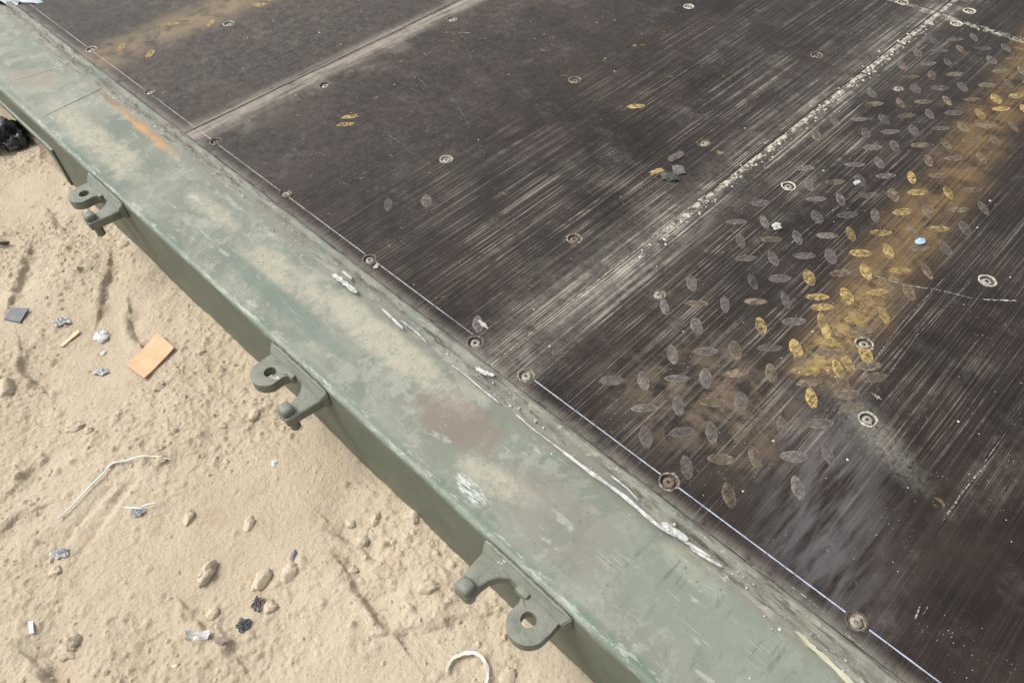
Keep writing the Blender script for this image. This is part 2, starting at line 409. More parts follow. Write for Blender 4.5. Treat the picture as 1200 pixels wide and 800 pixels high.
def dent(px, depth, wide, lip=.35, flip=1):
    """a foot or heel edge: steep on one side, fading out on the other"""
    global HH
    pts = [(gat(*p).x, gat(*p).y) for p in px]
    d, s = dist_poly(pts); d = d + fbm(XX * 30, YY * 30, 3, 77) * .006
    s = s * flip
    inside = np.where(s > 0, np.exp(-(np.maximum(d, 0) / wide) ** 1.3), np.exp(-(np.maximum(d, 0) / .006) ** 2))
    ends = np.minimum(np.hypot(XX - pts[0][0], YY - pts[0][1]), np.hypot(XX - pts[-1][0], YY - pts[-1][1])); inside = inside * np.clip(ends / .014, .15, 1)
    HH -= depth * inside
    HH += depth * lip * np.where(s < 0, np.exp(-((d - .008) / .008) ** 2), 0)
dent([(34, 300), (28, 325), (18, 348)], .008, .026, flip=1)
dent([(128, 312), (125, 335), (118, 360)], .008, .026, flip=1)
dent([(152, 368), (154, 385), (164, 402)], .008, .024, flip=1)
dent([(27, 416), (31, 436), (46, 452)], .008, .024, flip=1)
dent([(408, 672), (424, 695), (440, 712), (462, 742)], .008, .024, .4, flip=1)
dent([(462, 742), (500, 738), (560, 722)], .006, .020, flip=-1)
dent([(222, 716), (232, 728)], .009, .016, flip=1)
dent([(268, 752), (280, 772)], .008, .015, flip=1)
dent([(46, 782), (66, 800), (80, 815)], .014, .024, flip=1)
dent([(0, 626), (18, 608), (34, 600)], .007, .018, flip=-1)
dent([(24, 566), (44, 546)], .007, .016, flip=-1)
dent([(390, 615), (420, 640)], .005, .02, flip=1)
dent([(60, 250), (74, 268)], .006, .02, flip=1)
# tread bars of a boot print
bx = gat(118, 598)
for i in range(7):
    p = [(72 + i * 11, 668 - i * 14), (98 + i * 11, 652 - i * 17)]
    dent(p, .0032, .0045, .2, flip=1)
dent([(70, 640), (104, 598), (138, 560)], .004, .006, .2, flip=1)
# sand banked against the rail
HH += .014 * np.exp(-np.abs(YY - .213) / .022) * (.5 + .7 * perlin(XX * 9, YY * 2, 91)) * (YY < .6)
# small half-buried clods in the surface
for i in range(7500):
    cx, cy = random.uniform(-1.75, 0), random.uniform(-.33, .21)
    if random.random() > np.clip(p1(cx * 4.2, cy * 4.2, 11) * 1.9 + .6, .12, 1): continue
    r = .0016 + .0046 * random.random() ** 5; e = random.uniform(.6, 1.5); th = random.uniform(0, 3.14)
    i0, i1 = np.searchsorted(gx, [cx - 2 * r, cx + 2 * r]); j0, j1 = np.searchsorted(gy, [cy - 2 * r, cy + 2 * r])
    if i1 <= i0 or j1 <= j0: continue
    dx, dy = XX[i0:i1, j0:j1] - cx, YY[i0:i1, j0:j1] - cy
    u = (dx * math.cos(th) + dy * math.sin(th)) / (r * e); v = (dy * math.cos(th) - dx * math.sin(th)) / r
    HH[i0:i1, j0:j1] += r * .65 * np.clip(1.15 - np.maximum(np.abs(u) + .35 * np.abs(v), np.abs(v) + .3 * np.abs(u)), 0, .8)
def gh(x, y):
    i = int(np.clip(np.searchsorted(gx, x), 1, len(gx) - 1)); j = int(np.clip(np.searchsorted(gy, y), 1, len(gy) - 1))
    return GZ + float(HH[i, j])
nx, ny = XX.shape
V = np.stack([XX, YY, HH + GZ], -1).reshape(-1, 3)
ii, jj = np.meshgrid(np.arange(nx - 1), np.arange(ny - 1), indexing='ij'); k = (ii * ny + jj).ravel()
F = np.stack([k, k + ny, k + ny + 1, k + 1], 1)
me = bpy.data.meshes.new('ground'); me.vertices.add(len(V)); me.vertices.foreach_set('co', V.ravel())
me.loops.add(F.size); me.loops.foreach_set('vertex_index', F.ravel().astype(np.int32))
me.polygons.add(len(F)); me.polygons.foreach_set('loop_start', np.arange(0, F.size, 4, dtype=np.int32))
me.polygons.foreach_set('use_smooth', np.ones(len(F), bool)); me.update(); me.validate()
tag(link('ground', me, SAND), kind='structure', label='dry tan sand trodden and littered beside the rail')

# ------------------------------------------------------------------ container base: one thing
base = empty('container_base', (0, .2, GZ), 'green steel container edge with dark brown plywood floor and welded lugs', 'container')
OFF = Matrix.Translation(-base.location)
def part(name, me, mats, parent=base):
    o = link(name, me, mats); adopt(o, parent); return o
def adopt(o, parent):
    o.parent = parent; o.matrix_parent_inverse = OFF if parent is base else Matrix.Identity(4)

# --- side rail: bent section with a rounded outer arris, fork pocket cut at the far end
POCK = -1.374; FY = .2140; TZ = -.0045
prof = [(FY, -.175), (FY, -.135), (FY, -.09), (FY, -.050), (FY, -.032), (FY, -.018)]
rr = .0085
for a in range(0, 7):
    t = a / 6 * math.pi / 2; prof.append((FY + rr - rr * math.cos(t), TZ - rr + rr * math.sin(t)))
prof += [(.235, TZ), (.26, TZ), (.29, TZ), (.32, TZ), (.345, TZ), (.372, TZ)]
xs = sorted(set([round(v, 4) for v in np.arange(-3.2, .62, .012)] + [POCK]))
v = []; f = []
for x in xs:
    for j, (py, pz) in enumerate(prof):
        wv = p1(x * 3, j * .15, 3) * .0012 + p1(x * 11, j * .3, 8) * .0005
        v.append((x, py - (wv if j < 9 else 0), pz + (wv if j >= 9 else 0)))
n = len(prof)
for i in range(len(xs) - 1):
    for j in range(n - 1):
        if xs[i] < POCK - 1e-5 and j < 3: continue
        f.append((i * n + j, (i + 1) * n + j, (i + 1) * n + j + 1, i * n + j + 1))
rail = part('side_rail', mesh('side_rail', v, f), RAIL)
def boxbm(bm, lo, hi, bevel=0.):
    r = bmesh.ops.create_cube(bm, size=1.0)
    for q in r['verts']: q.co = Vector([lo[i] + (q.co[i] + .5) * (hi[i] - lo[i]) for i in range(3)])
    if bevel:
        es = {e for q in r['verts'] for e in q.link_edges}
        bmesh.ops.bevel(bm, geom=list(es), offset=bevel, segments=2, affect='EDGES', profile=.6)
def box_mesh(name, lo, hi, bevel=0.):
    bm = bmesh.new(); boxbm(bm, lo, hi, bevel); return fin(bm, name)
# fork pocket lining
part('pocket_side', box_mesh('pocket_side', (POCK - .007, FY + .001, -.2), (POCK - .0005, 1.0, -.048), .001), RAIL)
part('pocket_roof', box_mesh('pocket_roof', (-3.0, FY + .012, -.056), (POCK - .008, 1.0, -.050), .001), RAIL)
part('pocket_lip', box_mesh('pocket_lip', (-3.0, FY - .004, -.060), (POCK + .004, FY + .010, -.0505), .002), RAIL)
bm = bmesh.new()                                                           # corner gusset of the pocket
pts = [(POCK + .004, FY - .003, -.058), (POCK + .004, FY - .003, -.17), (POCK - .010, FY - .003, -.17), (POCK - .012, FY - .003, -.085), (POCK - .03, FY - .003, -.060)]
fc = bm.faces.new([bm.verts.new(p) for p in pts]); r = bmesh.ops.extrude_face_region(bm, geom=[fc])
for q in r['geom']:
    if isinstance(q, bmesh.types.BMVert): q.co.y += .006
part('pocket_jamb', fin(bm, 'pocket_jamb'), RAIL)
# weld beads across the rail top at the far end
def bead(name, a, b, r, seed, mat, parent, n=60, lift=0., fat=1.6):
    a, b = Vector(a), Vector(b); d = (b - a); side = Vector((-d.y, d.x, 0)).normalized(); v = []; f = []
    for i in range(n + 1):
        t = i / n; p = a + d * t + side * p1(t * 14, seed, 5) * r * .5
        rad = r * (1 + .35 * p1(t * 40, seed, 6)) * min(1, 8 * t + .25, 8 * (1 - t) + .25)
        for s in range(7):
            an = math.pi * s / 6
            v.append(p + side * math.cos(an) * rad * fat + Vector((0, 0, math.sin(an) * rad + lift)))
    for i in range(n):
        for s in range(6): f.append((i * 7 + s, i * 7 + s + 1, i * 7 + s + 8, i * 7 + s + 7))
    return part(name, mesh(name, v, f), mat, parent)
bead('weld_bead', (-1.395, .224, TZ), (-1.405, .347, TZ), .0008, 1, RAIL, rail, fat=3.)
bead('weld_bead', (-1.56, .224, TZ), (-1.53, .347, TZ), .0009, 2, RAIL, rail, fat=3.)

# --- sealed joint between rail and boards
def strip(name, x0, x1, y0, y1, hfun, step=.0035, ny=9, mat=SEAL, jag=.0012, seed=0):
    xs = np.arange(x0, x1, step); v = []; f = []
    e0 = perlin(xs * 22, xs * 0 + .3, seed) * jag * 2 + perlin(xs * 90, xs * 0 + .7, seed + 1) * jag
    e1 = perlin(xs * 18, xs * 0 + .1, seed + 2) * jag + perlin(xs * 120, xs * 0 + .9, seed + 3) * jag * .6
    for i, x in enumerate(xs):
        for j in range(ny):
            t = j / (ny - 1); y = (y0 + e0[i]) * (1 - t) + (y1 + e1[i]) * t
            v.append((x, y, hfun(x, t)))
    for i in range(len(xs) - 1):
        for j in range(ny - 1): f.append((i * ny + j, (i + 1) * ny + j, (i + 1) * ny + j + 1, i * ny + j + 1))
    return part(name, mesh(name, v, f), mat)
def hs1(x, t):
    prof = math.sin(math.pi * min(1, max(0, t))) ** .6
    return TZ - .0005 + prof * (.0085 + .0018 * p1(x * 25, t * 3, 41) + .0010 * p1(x * 90, t * 6, 42))
strip('joint_bead', -3.1, .6, .3545, .3700, hs1, seed=50, ny=13)
def hs2(x, t):
    a = max(0., min(1., .55 + 1.6 * p1(x * 6, .2, 61)))
    return TZ - .0004 + math.sin(math.pi * t) ** .5 * a * (.0026 + .0026 * p1(x * 60, t * 4, 62) + .0012 * p1(x * 150, t * 9, 63))
strip('old_sealant', -2.6, .6, .3405, .3560, hs2, seed=60, jag=.003)
def hs3(x, t): return TZ - .0006 + math.sin(math.pi * t) ** .5 * max(0, min(1, (-1.446 - x) / .03, (x + 1.715) / .02)) * (.005 + .003 * p1(x * 40, t * 4, 66))
strip('thick_sealant', -1.72, -1.44, .335, .352, hs3, seed=70, jag=.004, mat=SEAL)

# torn white slivers of sealant standing on the joint
def ribbon(name, pts, wid, mat, parent=base, thick=.0006, seed=1, twist=.5, n=40):
    P = [Vector(p) for p in pts]; L = [0]
    for a, b in zip(P[:-1], P[1:]): L.append(L[-1] + (b - a).length)
    def samp(t):
        s = t * L[-1]
        for i in range(len(P) - 1):
            if s <= L[i + 1] + 1e-9: return P[i].lerp(P[i + 1], (s - L[i]) / (L[i + 1] - L[i]))
        return P[-1]
    C = [samp(i / n) for i in range(n + 1)]
    for _ in range(3): C = [C[0]] + [(C[i - 1] + C[i] * 2 + C[i + 1]) / 4 for i in range(1, n)] + [C[-1]]
    v = []; f = []
    for i in range(n + 1):
        t = i / n; d = (C[min(n, i + 1)] - C[max(0, i - 1)]).normalized(); sd = d.cross(Vector((0, 0, 1))).normalized()
        an = twist * p1(t * 6, seed, 12); up = Vector((0, 0, 1))
        s2 = sd * math.cos(an) + up * math.sin(an); u2 = up * math.cos(an) - sd * math.sin(an)
        w_ = wid * (.75 + .5 * p1(t * 9, seed, 13)) * min(1, .35 + 5 * t, .35 + 5 * (1 - t))
        v += [C[i] + s2 * w_ - u2 * thick, C[i] + s2 * w_ + u2 * thick, C[i] - s2 * w_ + u2 * thick, C[i] - s2 * w_ - u2 * thick]
    for i in range(n):
        for s in range(4): f.append((i * 4 + s, i * 4 + (s + 1) % 4, i * 4 + 4 + (s + 1) % 4, i * 4 + 4 + s))
    f += [(0, 1, 2, 3), (n * 4 + 3, n * 4 + 2, n * 4 + 1, n * 4)]
    me = mesh(name, v, f); 
    bm = bmesh.new(); bm.from_mesh(me); bmesh.ops.recalc_face_normals(bm, faces=bm.faces); bm.to_mesh(me); bm.free()
    me.set_sharp_from_angle(angle=math.radians(40))
    return link(name, me, mat) if parent is None else part(name, me, mat, parent)
def px3(l, z): return [at(a, b, z) for a, b in l]
ribbon('torn_sealant', px3([(648, 520), (690, 552), (730, 580), (770, 615), (800, 632), (832, 652)], .004), .0024, RIBBON, seed=2, n=70)
ribbon('yellowed_sealant', px3([(928, 735), (950, 755), (975, 779), (1010, 812), (1060, 858)], -.0042), .0030, YELSEAL, seed=21, thick=.0008, twist=.15, n=60)
ribbon('torn_sealant', px3([(716, 557), (735, 572), (748, 586)], .002), .0012, RIBBON, seed=3)
ribbon('torn_sealant', px3([(775, 612), (790, 622), (806, 633)], .006), .0042, RIBBON, seed=4)
ribbon('torn_sealant', px3([(808, 640), (822, 650), (846, 664)], .002), .0020, RIBBON, seed=5)
ribbon('torn_sealant', px3([(390, 321), (402, 330), (418, 343)], .002), .0040, RIBBON, seed=6)
ribbon('torn_sealant', px3([(402, 318), (412, 327)], .003), .0024, RIBBON, seed=7)
ribbon('torn_sealant', px3([(448, 362), (460, 373), (472, 385)], .002), .0020, RIBBON, seed=8)
ribbon('torn_sealant', px3([(470, 375), (490, 391), (500, 402)], .003), .0009, RIBBON, seed=9)
ribbon('torn_sealant', px3([(530, 428), (545, 439), (566, 457), (585, 472)], .001), .0010, RIBBON, seed=10)
ribbon('torn_sealant', px3([(557, 430), (566, 436), (579, 440)], .006), .0034, RIBBON, seed=15)
ribbon('torn_sealant', px3([(604, 485), (625, 503), (648, 520)], .001), .0008, RIBBON, seed=12)

# --- plywood floor panels with real screw recesses
SEAM1, SEAM2, SEAMY = -1.155, -.4405, 1.525
SCREWS = [(107, 58), (176, 108), (253, 166), (335, 227), (433, 304), (557, 401), (617, 440), (784, 564), (1004, 728), (268, 28), (381, 100), (523, 187), (673, 280), (772, 345), (1017, 491), (1013, 403), (530, 23), (674, 94), (825, 168), (924, 218), (1157, 329), (807, 8), (957, 65), (1052, 104), (1058, 3), (1136, 13), (1121, 28)]
SP = [at(*s) for s in SCREWS] + [Vector((.22, .387, 0)), Vector((.13, .597, 0)), Vector((.13, .893, 0)), Vector((-.083, 1.235, 0)), Vector((-1.43, .91, 0)), Vector((-1.10, 1.24, 0))]
HR = .0090
FY0 = .3672
def panel(x0, x1, y0, y1):
    g = .0011; x0 += g; x1 -= g; y0 += g; y1 -= g
    pts = []; edges = []
    def loop(l):
        s = len(pts); pts.extend(l); edges.extend((s + i, s + (i + 1) % len(l)) for i in range(len(l)))
    out = []
    def side(a, b):
        n = max(2, int((Vector(b) - Vector(a)).length / .02))
        for i in range(n):
            t = i / n; p = Vector(a).lerp(Vector(b), t); nn = Vector((-(b[1] - a[1]), b[0] - a[0])).normalized()
            if 0 < i: p += nn * abs(p1(p.x * 33 + p.y * 37, .2, 80)) * .0011
            out.append(p)
    side((x0, y0), (x1, y0)); side((x1, y0), (x1, y1)); side((x1, y1), (x0, y1)); side((x0, y1), (x0, y0))
    loop(out); nout = len(out)
    mine = [p for p in SP if x0 < p.x < x1 and y0 < p.y < y1]
    for p in mine: loop([Vector((p.x + HR * math.cos(a * math.pi / 10), p.y + HR * math.sin(a * math.pi / 10))) for a in range(20)])
    vv, ee, ff, *_ = delaunay_2d_cdt(pts, edges, [], 1, 1e-7)
    F2 = []
    for t in ff:
        c = sum((vv[i] for i in t), Vector((0, 0))) / len(t)
        if any((c - p.xy).length < HR * .985 for p in mine): continue
        F2.append(t)
    V3 = [(p.x, p.y, 0.) for p in vv]; nb = len(V3)
    side_f = []
    low = {}
    for i in range(nout):
        low[i] = len(V3); V3.append((out[i].x, out[i].y, -.027))
    for i in range(nout):
        j = (i + 1) % nout; side_f.append((i, low[i], low[j], j))
    me = mesh('floor_panel', V3, F2 + side_f, smooth=False, midx=[0] * len(F2) + [1] * len(side_f))
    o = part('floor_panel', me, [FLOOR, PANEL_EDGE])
    return o, mine
panels = {}
for key, a in {'far': (-3.2, SEAM1, FY0, SEAMY), 'mid': (SEAM1, SEAM2, FY0, SEAMY), 'near': (SEAM2, .6, FY0, SEAMY),
               'backl': (-3.2, SEAM2, SEAMY, 3.2), 'backr': (SEAM2, .6, SEAMY, 3.2)}.items():
    panels[key] = panel(*a)
def panel_at(p):
    if p.y > SEAMY: return panels['backl' if p.x < SEAM2 else 'backr'][0]
    return panels['far' if p.x < SEAM1 else 'mid' if p.x < SEAM2 else 'near'][0]
DUSTFILL = m_simple('packed_dust', (.10, .085, .068), (.40, .355, .29), .95, 120, .1)
def fill(x0, x1, y0, y1, z, parent):
    n = max(2, int(max(x1 - x0, y1 - y0) / .006)); v = []; f = []; al = x1 - x0 > y1 - y0
    for i in range(n + 1):
        t = i / n; zz = z + .0009 * p1(i * .35, x0 * 7, 95) + .0004 * p1(i * 1.3, y0, 96)
        if al: q_ = x0 + (x1 - x0) * t; v += [(q_, y0, zz), (q_, y1, zz)]
        else: q_ = y0 + (y1 - y0) * t; v += [(x0, q_, zz), (x1, q_, zz)]
    for i in range(n): f.append((i * 2, i * 2 + 1, i * 2 + 3, i * 2 + 2) if al else (i * 2, i * 2 + 1, i * 2 + 3, i * 2 + 2))
    return part('joint_dust', mesh('joint_dust', v, f), DUSTFILL, parent)
fill(SEAM2 - .0024, SEAM2 + .0024, FY0 + .002, .80, -.0006, panels['near'][0])
fill(SEAM2 - .0024, SEAM2 + .0024, .80, SEAMY - .002, -.0022, panels['near'][0])
fill(SEAM1 - .0024, SEAM1 + .0024, FY0 + .002, SEAMY - .002, -.0012, panels['mid'][0])
RUSTY = m_simple('rusty_screw_head', (.10, .065, .045), (.25, .19, .15), .7, 260, .4, metal=.2)
def screw_mesh(seed):
    r = random.Random(seed); v = []; f = []; mi = []
    N = 20
    def ring(rad, z, jit=0., jz=0.):
        s = len(v)
        for a in range(N):
            q = rad * (1 + jit * (r.random() - .5)); t = a * 2 * math.pi / N
            v.append((q * math.cos(t), q * math.sin(t), z + jz * (r.random() - .3)))
        return s
    def bridge(a, b, m):
        for i in range(N): f.append((a + i, b + i, b + (i + 1) % N, a + (i + 1) % N)); mi.append(m)
    def cap(a, m): f.append(tuple(a + i for i in range(N))); mi.append(m)
    # frayed rim, wall of the recess, its floor, and the screw head in it
    a = ring(.0110, .0001, .14); b = ring(.0103, .0005, .10, .0006); c = ring(.0094, .0007, .07, .0006); d = ring(.0086, -.0006, .04); e = ring(.0080, -.0034, .03); k = ring(.0066, -.0036)
    bridge(a, b, 0); bridge(b, c, 0); bridge(c, d, 0); bridge(d, e, 1); bridge(e, k, 1)
    h0 = ring(.0064, -.0032); h1 = ring(.0058, -.0016, .06, .0004); h2 = ring(.0036, -.0010, .12, .0005); h3 = ring(.0022, -.0011, .25, .0004); h4 = ring(.0018, -.0026, .2)
    bridge(k, h0, 1); bridge(h0, h1, 2); bridge(h1, h2, 2); bridge(h2, h3, 2); bridge(h3, h4, 1); cap(h4, 1)
    # crumbs of packed dust in the recess
    for _ in range(4):
        s = len(v); t = r.random() * 6.28; q = r.uniform(.003, .0066); z = -.0022; w_ = r.uniform(.0012, .0026)
        x, y = q * math.cos(t), q * math.sin(t)
        v.extend([(x + w_, y, z), (x - w_ * .3, y + w_, z), (x - w_, y - w_ * .2, z), (x + w_ * .1, y - w_, z), (x, y, z + w_ * .75)])
        for i in range(4): f.append((s + i, s + (i + 1) % 4, s + 4)); mi.append(r.choice((0, 2)))
    me = mesh('screw', v, f, midx=mi)
    for m in ((FRAY, PIT, HEAD), (FRAY, DUSTFILL, HEAD), (FRAY, PIT, RUSTY), (PIT, DUSTFILL, DUSTFILL), (FRAY, PIT, HEAD))[seed]: me.materials.append(m)
    return me
SM = [screw_mesh(i) for i in range(5)]
for i, p in enumerate(SP):
    par = panel_at(p)
    o = inst('screw', SM[i % 5]); o.location = (p.x, p.y, .0002); o.rotation_euler.z = random.uniform(0, 6.28)
    sc = random.uniform(.93, 1.04); o.scale = (sc, sc, 1); adopt(o, par)

# --- tread plate prints pressed on the boards: a lattice of leaf shapes at plus and minus 45 degrees
def leaf_mesh(seed, L=.0152, W=.0062):
    r = random.Random(seed); v = [(0, 0, .0010)]; N = 16
    for i in range(N):
        t = 2 * math.pi * i / N; cx = math.cos(t); sy = math.sin(t)
        x = L * cx; y = W * sy * (abs(sy) ** .35) * (1 + .16 * (r.random() - .5)); v.append((x * (1 + .03 * (r.random() - .5)), y, .0))
    return mesh('tread_mark', v, [(0, 1 + i, 1 + (i + 1) % N) for i in range(N)])
LM = {}
for nm, m in (('y', YEL), ('b', BRN), ('g', GRY)):
    LM[nm] = []
    for s in range(3):
        me = leaf_mesh(s * 7 + 3); me.materials.append(m); LM[nm].append(me)
nleaf = 0
def leaf(x, y, ang, kind, sc=1.):
    global nleaf
    p = Vector((x, y, 0))
    if min((p - s).length for s in SP) < .012: return
    o = inst('tread_mark', LM[kind][nleaf % 3]); o.location = (x, y, .0003 + (nleaf % 7) * .00005)
    o.rotation_euler.z = ang; o.scale = (sc, sc * random.uniform(.85, 1.25), 1); adopt(o, panel_at(p)); nleaf += 1
def track_dist(x, y): return x + .16 + (y - .627) * .104
for i in range(-5, 6):
    for j in range(-4, 18):
        for typ in (0, 1):
            x = -.296 + i * .0508 + typ * .0254; y = .5823 + j * .0556 + typ * .0300
            d = track_dist(x, y); x += random.gauss(0, .0016); y += random.gauss(0, .0016)
            if not (-.41 < x < -.02 and .40 < y < 1.49): continue
            ang = (math.radians(47) if typ else math.radians(-48)) + random.gauss(0, .07)
            if abs(d) < .040 and y > .58:
                if random.random() < .04: continue
                kind = 'y' if (y < .95 and random.random() < .7) or random.random() < .3 else 'b'
            elif -.20 < d < .06:
                if random.random() < (.05 if -.15 < d < 0 else .35) + (.25 if y < .52 else 0): continue
                kind = 'y' if (-.085 < d < -.02 and .62 < y < 1.1 and random.random() < .35) else ('g' if random.random() < .75 else 'b')
                if y < .55 and kind == 'y': kind = 'b'
            else: continue
            leaf(x, y, ang, kind)
            # the plate slipped: a second set overlaps where the track ends
            if abs(d) < .05 and .59 < y < .74:
                leaf(x + .013, y - .012, ang + .05, random.choice('ybb'))
                if abs(d) < .025 and y < .66: leaf(x + .004, y + .016, ang + .2, 'y')
for _ in range(16):
    leaf(-1.50 + random.gauss(0, .035), random.uniform(.42, .80), random.choice((.82, -.82)), random.choice('yybb'))
for p in ((410, 137), (405, 146), (455, 240), (560, 380), (500, 236), (745, 125)):
    q_ = at(*p); leaf(q_.x, q_.y, .9 if p[1] < 200 else -.7, 'y' if p[1] < 160 else 'g')

# --- snapped chalk line and scratches, on the boards
def flat_strip(name, pts, wid, mat, parent, z=.00045, taper=True, n=24):
    v = []; f = []; P = [Vector(p) for p in pts]
    for i in range(n + 1):
        t = i / n * (len(P) - 1); k_ = min(int(t), len(P) - 2); p = P[k_].lerp(P[k_ + 1], t - k_)
        d = (P[k_ + 1] - P[k_]).normalized(); s = Vector((-d.y, d.x, 0)); w_ = wid * (.8 + .5 * p1(i * .9, wid * 900, 15))
        if taper: w_ *= min(1, .2 + 4 * i / n, .2 + 4 * (1 - i / n))
        v += [(p.x + s.x * w_, p.y + s.y * w_, z), (p.x, p.y, z + .0002), (p.x - s.x * w_, p.y - s.y * w_, z)]
    for i in range(n): f += [(i * 3, i * 3 + 1, i * 3 + 4, i * 3 + 3), (i * 3 + 1, i * 3 + 2, i * 3 + 5, i * 3 + 4)]
    return part(name, mesh(name, v, f), mat, parent)
rowx = sorted([p.x for p in SP if abs(p.y - .387) < .01] + [-1.9])
for a, b in zip(rowx[:-1], rowx[1:]):
    if abs(a + .4794) < .01: continue                    # rubbed off at the joint
    for lo, hi, key in ((-3, SEAM1, 'far'), (SEAM1, SEAM2, 'mid'), (SEAM2, 1, 'near')):
        s, e = max(a + .0115, lo + .002), min(b - .0115, hi - .002)
        if e - s < .01: continue
        flat_strip('chalk_line', [(s, .3885, 0), (e, .3885, 0)], .00095, CHALK, panels[key][0], taper=False)
def scr(pxs, wid): 
    q_ = px3(pxs, 0); flat_strip('scratch', q_, wid, SCR, panel_at(q_[0]))
for l, w_ in (([(530, 115), (541, 132), (552, 151)], .0011), ([(455, 158), (473, 170)], .0005), ([(1000, 316), (1060, 334), (1105, 341), (1140, 350)], .0012), ([(1150, 351), (1200, 353)], .0014),
              ([(1103, 613), (1125, 580), (1165, 533)], .0008), ([(1108, 608), (1140, 560), (1180, 505)], .0005), ([(1072, 725), (1079, 708)], .0009), ([(1080, 722), (1090, 706)], .0008),
              ([(515, 38), (555, 39)], .0012), ([(640, 38), (655, 33)], .0008), ([(918, 680), (945, 700), (968, 720)], .0007), ([(988, 740), (1015, 762)], .0010), ([(998, 230), (935, 278), (915, 296)], .0006),
              ([(1010, 440), (1060, 375), (1120, 312)], .0006), ([(1025, 462), (1075, 392), (1150, 318)], .0007), ([(700, 185), (720, 181)], .0006), ([(1030, 55), (1075, 68)], .0007), ([(490, 92), (500, 101)], .0006),
              ([(620, 265), (632, 254), (640, 250)], .0016), ([(1021, 460), (1033, 468)], .0018), ([(856, 640), (880, 662), (895, 672)], .0006)):
    scr(l, w_)

# --- welded lugs: backing bar, eye tab, hook arm with knob and pin
def outline_mesh(name, pts, z0, z1, bev, hole=None):
    """plan outline, extruded; with hole=(x, y, r) the plate is pierced"""
    bm = bmesh.new()
    if hole is None:
        top = [bm.verts.new((x, y, z1)) for x, y in pts]; bot = [bm.verts.new((x, y, z0)) for x, y in pts]; n = len(pts)
        bm.faces.new(top); bm.faces.new(bot[::-1])
        for i in range(n): bm.faces.new((top[i], bot[i], bot[(i + 1) % n], top[(i + 1) % n]))
    else:
        hx, hy, hr = hole; n = len(pts); T = []; B = []; TI = []; BI = []
        for x, y in pts:
            a = math.atan2(y - hy, x - hx); ix, iy = hx + hr * math.cos(a), hy + hr * math.sin(a)
            T.append(bm.verts.new((x, y, z1))); B.append(bm.verts.new((x, y, z0))); TI.append(bm.verts.new((ix, iy, z1))); BI.append(bm.verts.new((ix, iy, z0)))
        for i in range(n):
            j = (i + 1) % n
            bm.faces.new((T[i], T[j], TI[j], TI[i])); bm.faces.new((B[j], B[i], BI[i], BI[j]))
            bm.faces.new((T[i], B[i], B[j], T[j])); bm.faces.new((TI[j], BI[j], BI[i], TI[i]))
    bmesh.ops.recalc_face_normals(bm, faces=bm.faces)
    es = [e for e in bm.edges if len(e.link_faces) == 2 and e.calc_face_angle() > math.radians(60)]
    bmesh.ops.bevel(bm, geom=es, offset=bev, segments=3, affect='EDGES', profile=.5, clamp_overlap=True)
    return fin(bm, name, angle=50)
LZ = -.0175
def arc(cx, cy, r, a0, a1, n): return [(cx + r * math.cos(math.radians(a0 + (a1 - a0) * i / n)), cy + r * math.sin(math.radians(a0 + (a1 - a0) * i / n))) for i in range(n + 1)]
def densify(pts, m=3):
    o = []
    for (a, b), (c, d) in zip(pts, pts[1:] + pts[:1]): o += [(a + (c - a) * i / m, b + (d - b) * i / m) for i in range(m)]
    return o
